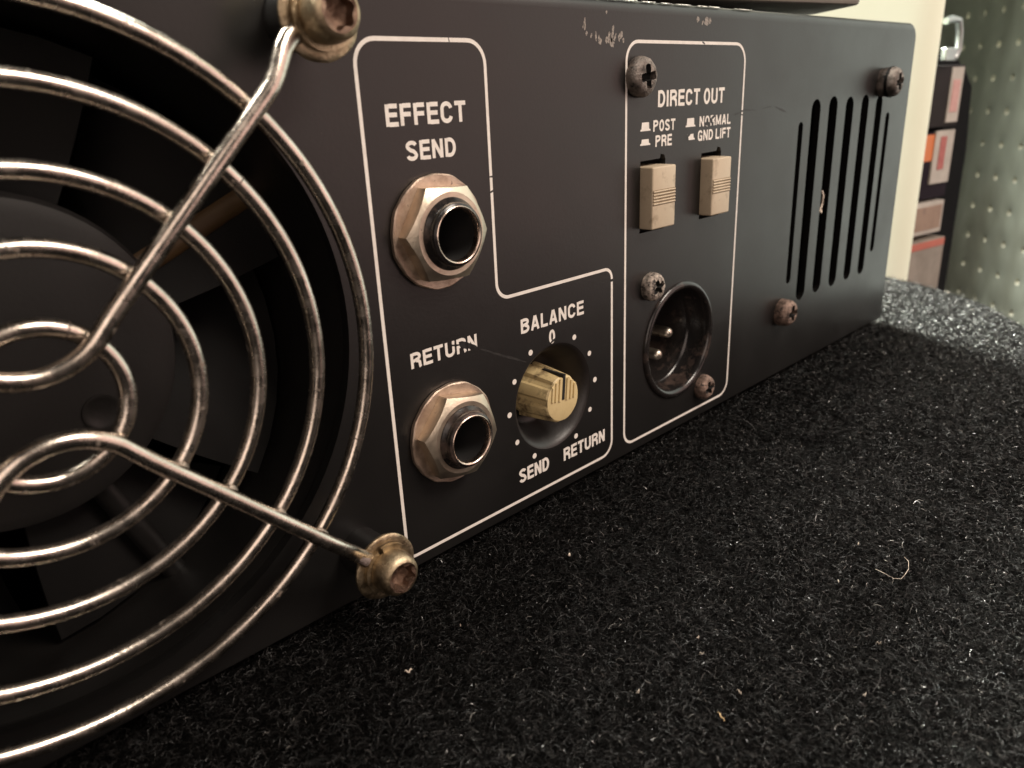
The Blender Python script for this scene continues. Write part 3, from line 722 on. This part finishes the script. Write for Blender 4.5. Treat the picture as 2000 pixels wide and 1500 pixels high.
# ------------------------------------------------------------------ flat black tray lying on the amplifier
tq = [(193.5, 0.6), (205.5, 17.5), (150, 240), (-100, 190), (-60, 52)]
pts = []
for i in range(len(tq)):
    b = Vector(tq[i]); u_ = (Vector(tq[i - 1]) - b).normalized(); v_ = (Vector(tq[(i + 1) % len(tq)]) - b).normalized()
    for k in range(5):
        t = k/4; p = (b + u_*1.5)*(1 - t)**2 + b*2*t*(1 - t) + (b + v_*1.5)*t**2; pts.append((p.x, p.y))
nn = len(pts); ctr = Vector((70, 110)); vs, fs = [], []
lay = [(0.9, 44.0), (0.2, 44.25), (0.0, 44.8), (0.0, 47.0), (0.6, 47.7)]
for ins, z in lay:
    for x, y in pts:
        d = (ctr - Vector((x, y))).normalized()*ins; vs.append((x + d.x, y + d.y, z))
for k in range(len(lay) - 1):
    for i in range(nn): j = (i + 1) % nn; fs.append((k*nn + i, k*nn + j, (k + 1)*nn + j, (k + 1)*nn + i))
fs += [tuple(range(nn)), tuple(range((len(lay) - 1)*nn, len(lay)*nn))]
t = mk('tray', vs, fs, M['tray'])
tag(t, 'thin dark flat tray lying askew on top of the amplifier', 'tray')
for x, y in ((170, 40), (130, 190), (-40, 80), (-60, 170)): MB().box(x - 6, x + 6, y - 6, y + 6, Z1 - .1, 44.1).build('foot', M['black'], t)

# ------------------------------------------------------------------ cream pillar behind
def place(o, loc, ang):
    o.location = (loc[0]*MM, loc[1]*MM, loc[2]*MM); o.rotation_euler = (0, 0, ang); return o
# local frame of background things: x to the right as seen from the camera, y away, z up (metres from mm; mk adds ZF so z is given from the fan axis)
vdir = math.radians(66)                       # heading the pillar faces away from
pil = round_rect(-78, 0, 0, 60, (4, 16, 10, 4), 8); nn = len(pil)
vs = [(x, y, z) for z in (-420, 520) for x, y in pil]
fs = [(i, (i + 1) % nn, nn + (i + 1) % nn, nn + i) for i in range(nn)] + [tuple(range(nn)), tuple(range(nn, 2*nn))]
o = mk('pillar', vs, fs, M['cream'], None, 40); place(o, (357, 34, 0), -vdir)
tag(o, 'cream painted pillar with rounded edge standing behind the amplifier', 'pillar')

# ------------------------------------------------------------------ dimpled grey board wall
def pegboard():
    P0 = (707, 96, -100); sp = 25.0; n = 16
    vs, fs = [], []
    for ci in range(-9, 6):
        for ri in range(-14, 16):
            x0, z0 = ci*sp, ri*sp; b = len(vs)
            prof = [(2.9, 0), (2.6, .12), (2.3, .9), (1.3, 1.9), (0, 2.2)]
            # square border
            sq = []
            for i in range(n):
                a = 2*math.pi*i/n; c_, s_ = math.cos(a), math.sin(a); k = (sp/2)/max(abs(c_), abs(s_)); sq.append((x0 + c_*k, 0, z0 + s_*k))
            vs += sq
            for r, y in prof[:-1]: vs += [(x0 + r*math.cos(2*math.pi*i/n), y, z0 + r*math.sin(2*math.pi*i/n)) for i in range(n)]
            vs.append((x0, prof[-1][1], z0))
            for k in range(4):
                for i in range(n): j = (i + 1) % n; fs.append((b + k*n + i, b + k*n + j, b + (k + 1)*n + j, b + (k + 1)*n + i))
            for i in range(n): fs.append((b + 4*n + i, b + 4*n + (i + 1) % n, b + 5*n))
    w0, w1, a0, a1 = -9.5*sp, 5.5*sp, -14.5*sp, 15.5*sp
    b = len(vs); vs += [(w0, 6, a0), (w1, 6, a0), (w1, 6, a1), (w0, 6, a1), (w0, 0, a0), (w1, 0, a0), (w1, 0, a1), (w0, 0, a1)]
    fs += [(b, b + 1, b + 2, b + 3)] + [(b + i, b + (i + 1) % 4, b + 4 + (i + 1) % 4, b + 4 + i) for i in range(4)]
    vs = [(x, y, z + P0[2]) for x, y, z in vs]
    o = mk('perforated_board', vs, fs, M['peg'], None, 40)
    o.data.materials.append(M['cup'])
    for p in o.data.polygons:
        if p.center.y > 0.2*MM and p.center.y < 5*MM and len(p.vertices) == 3 or (0.3*MM < p.center.y < 5*MM and p.area < 3e-5): p.material_index = 1
    # local +x runs away from the camera along heading 44 deg (mirrored to point left to right)
    o.location = (P0[0]*MM, P0[1]*MM, 0); o.rotation_euler = (0, 0, math.radians(-134))
    tag(o, 'grey green dimpled metal board forming the wall behind the felt table', 'wall board')
pegboard()

# ------------------------------------------------------------------ black display rack with cards and cartons
def rackbox(name, x0, x1, z0, z1, y0, y1, m_, parent=None, bev=0.4):
    y0 += 7.4; y1 += 7.4
    o = MB().box(x0, x1, y0, y1, z0, z1, bev).build(name, M[m_], parent)
    if parent is None: place(o, RK, -math.radians(10))
    return o
RK = (458.5, 54.2, 0); RZ = -56.5
rk = bpy.data.objects.new('display_rack', None); col.objects.link(rk); place(rk, RK, -math.radians(10))
tag(rk, 'tall black display rack with chamfered top beside the cream pillar', 'rack')
q = [(-70, -360), (15, -360), (14.0, 44), (9.5, 78), (-2, 88), (-14, 94), (-70, 96)]
vs = [(x + 12.5, y, RZ + z) for y in (7.2, 23) for x, z in q]; nn = len(q)
mk('back_board', vs, [tuple(range(nn)), tuple(range(nn, 2*nn))] + [(i, (i + 1) % nn, nn + (i + 1) % nn, nn + i) for i in range(nn)], M['rack'], rk)
hk = [(-20.5, -3, RZ + 92), (-17.5, -3, RZ + 96), (-18.5, -3, RZ + 104), (-21, -3, RZ + 109.5), (-27, -3, RZ + 110), (-33, -3, RZ + 109)]
o = MB().tube([(x, y, z) for x, y, z in hk], 1.6, 12).build('hook', M['hookchrome'], rk, 60)
MB().box(-30, -19, -4, -1, RZ + 91, RZ + 97, .5).build('hook_plate', M['hookchrome'], rk)
def card(name, label, cat, x0, x1, z0, z1, y0, y1, m_):
    o = rackbox(name, x0, x1, RZ + z0, RZ + z1, y0, y1, m_); tag(o, label, cat); return o
o = card('hanging_packet', 'dark packet with a pale pink printed sticker hanging on the black rack', 'packet', -62, -1.6, 59, 89, -7, -.2, 'bag')
rackbox('sticker', -14.2, -2.6, RZ + 61, RZ + 88, -7.5, -6.9, 'label', o, .1); rackbox('sticker_print', -12.3, -5.0, RZ + 66, RZ + 82, -7.8, -7.4, 'pinkprint', o, .1)
o = card('hanging_packet', 'orange and plum packet with red print on a white sticker, on the rack', 'packet', -62, -1.0, 22, 56.5, -6, -.2, 'plum')
rackbox('orange_panel', -60, -19, RZ + 42, RZ + 55.5, -6.4, -5.9, 'orange', o, .1)
rackbox('sticker', -20.5, -2.0, RZ + 29.8, RZ + 57.0, -7.0, -5.9, 'label', o, .1); rackbox('sticker_print', -15.5, -9.5, RZ + 37, RZ + 54, -7.3, -6.9, 'redprint', o, .1)
o = card('small_carton', 'tan card with pale border on the rack above the beige carton', 'carton', -62, -4.3, 3.2, 20.4, -8, -.2, 'label')
rackbox('tan_face', -60, -6.6, RZ + 5.6, RZ + 18.2, -8.4, -7.9, 'tan', o, .1)
o = card('carton', 'beige carton with a red band along its top edge on the rack', 'carton', -62, -1.8, -150, 0.2, -10, -.2, 'beigecard')
rackbox('red_band', -61, -2.6, RZ - 4.2, RZ - .4, -10.4, -9.9, 'redcard', o, .1)

# ------------------------------------------------------------------ lint on the felt
def lint(x, y, ln, wd, ang, mt, label, group=None, curve=0.2):
    d = Vector((math.cos(ang), math.sin(ang), 0)); s = Vector((-d.y, d.x, 0)); pts = []
    for i in range(7):
        t = i/6 - .5; p = Vector((x, y, -ZF + .75)) + d*(t*ln) + s*(curve*ln*(t*t*4 - .5)) + Vector((0, 0, .25*math.sin(i*1.7))); pts.append(p[:])
    o = MB().tube(pts, [wd*k for k in (.4, .8, 1, .9, 1, .7, .3)], 7).build('lint', M[mt], None, 60)
    tag(o, label, 'lint', group)
o = MB().tube([(181.6, .6, 0.6), (181.9, .3, -.6), (181.5, .2, -1.8), (182.1, .5, -2.6), (181.4, .3, -3.4), (180.4, .3, -4.4), (181.2, .2, -4.9), (181.7, .4, -4.3)], .28, 7).build('fluff', M['lint'], None, 60)
tag(o, 'torn pale bit of fluff caught in a vent slot', 'fluff')
lint(66.1, -14.5, 0.6, .17, .4, 'lint', 'lone pale crumb of lint on the felt in front of the dial')
lint(31.0, -16.9, 1.1, .13, -.3, 'lint', 'pale tuft of lint on the felt in front of the lower guard screw')
lint(52.2, -51.5, 1.6, .07, 1.1, 'tanlint', 'straw coloured splinter lying on the open felt', None, .05)
for x, y, ln, an in ((57.3, -51.0, 1.1, 1.2), (48.7, -41.7, .8, .2), (62.7, -41.5, .8, .1), (60.2, -43.7, .8, 2.2), (281.0, -3.6, 3.6, .9), (67.3, -62.5, .8, -.2), (100.2, -47.9, .9, .3), (41.9, -14.9, .5, 1.0), (78, -60, .8, 2), (88, -50, .7, .7)):
    lint(x, y, ln*.8, .05, an, 'lint', 'tiny pale thread of lint caught in the black felt', 'lint threads on the felt')
cp = [(94.7, -52.9), (94.2, -54.6), (93.8, -55.9), (94.6, -56.7), (96.2, -56.7), (98.3, -56.5), (100.2, -55.8), (100.8, -54.9)]
o = MB().tube([(x, y, -ZF + .9 + .15*math.sin(i)) for i, (x, y) in enumerate(cp)], .03, 6).build('curled_hair', M['lint'], None, 60)
tag(o, 'thin pale curled fibre resting on the black felt', 'fibre')
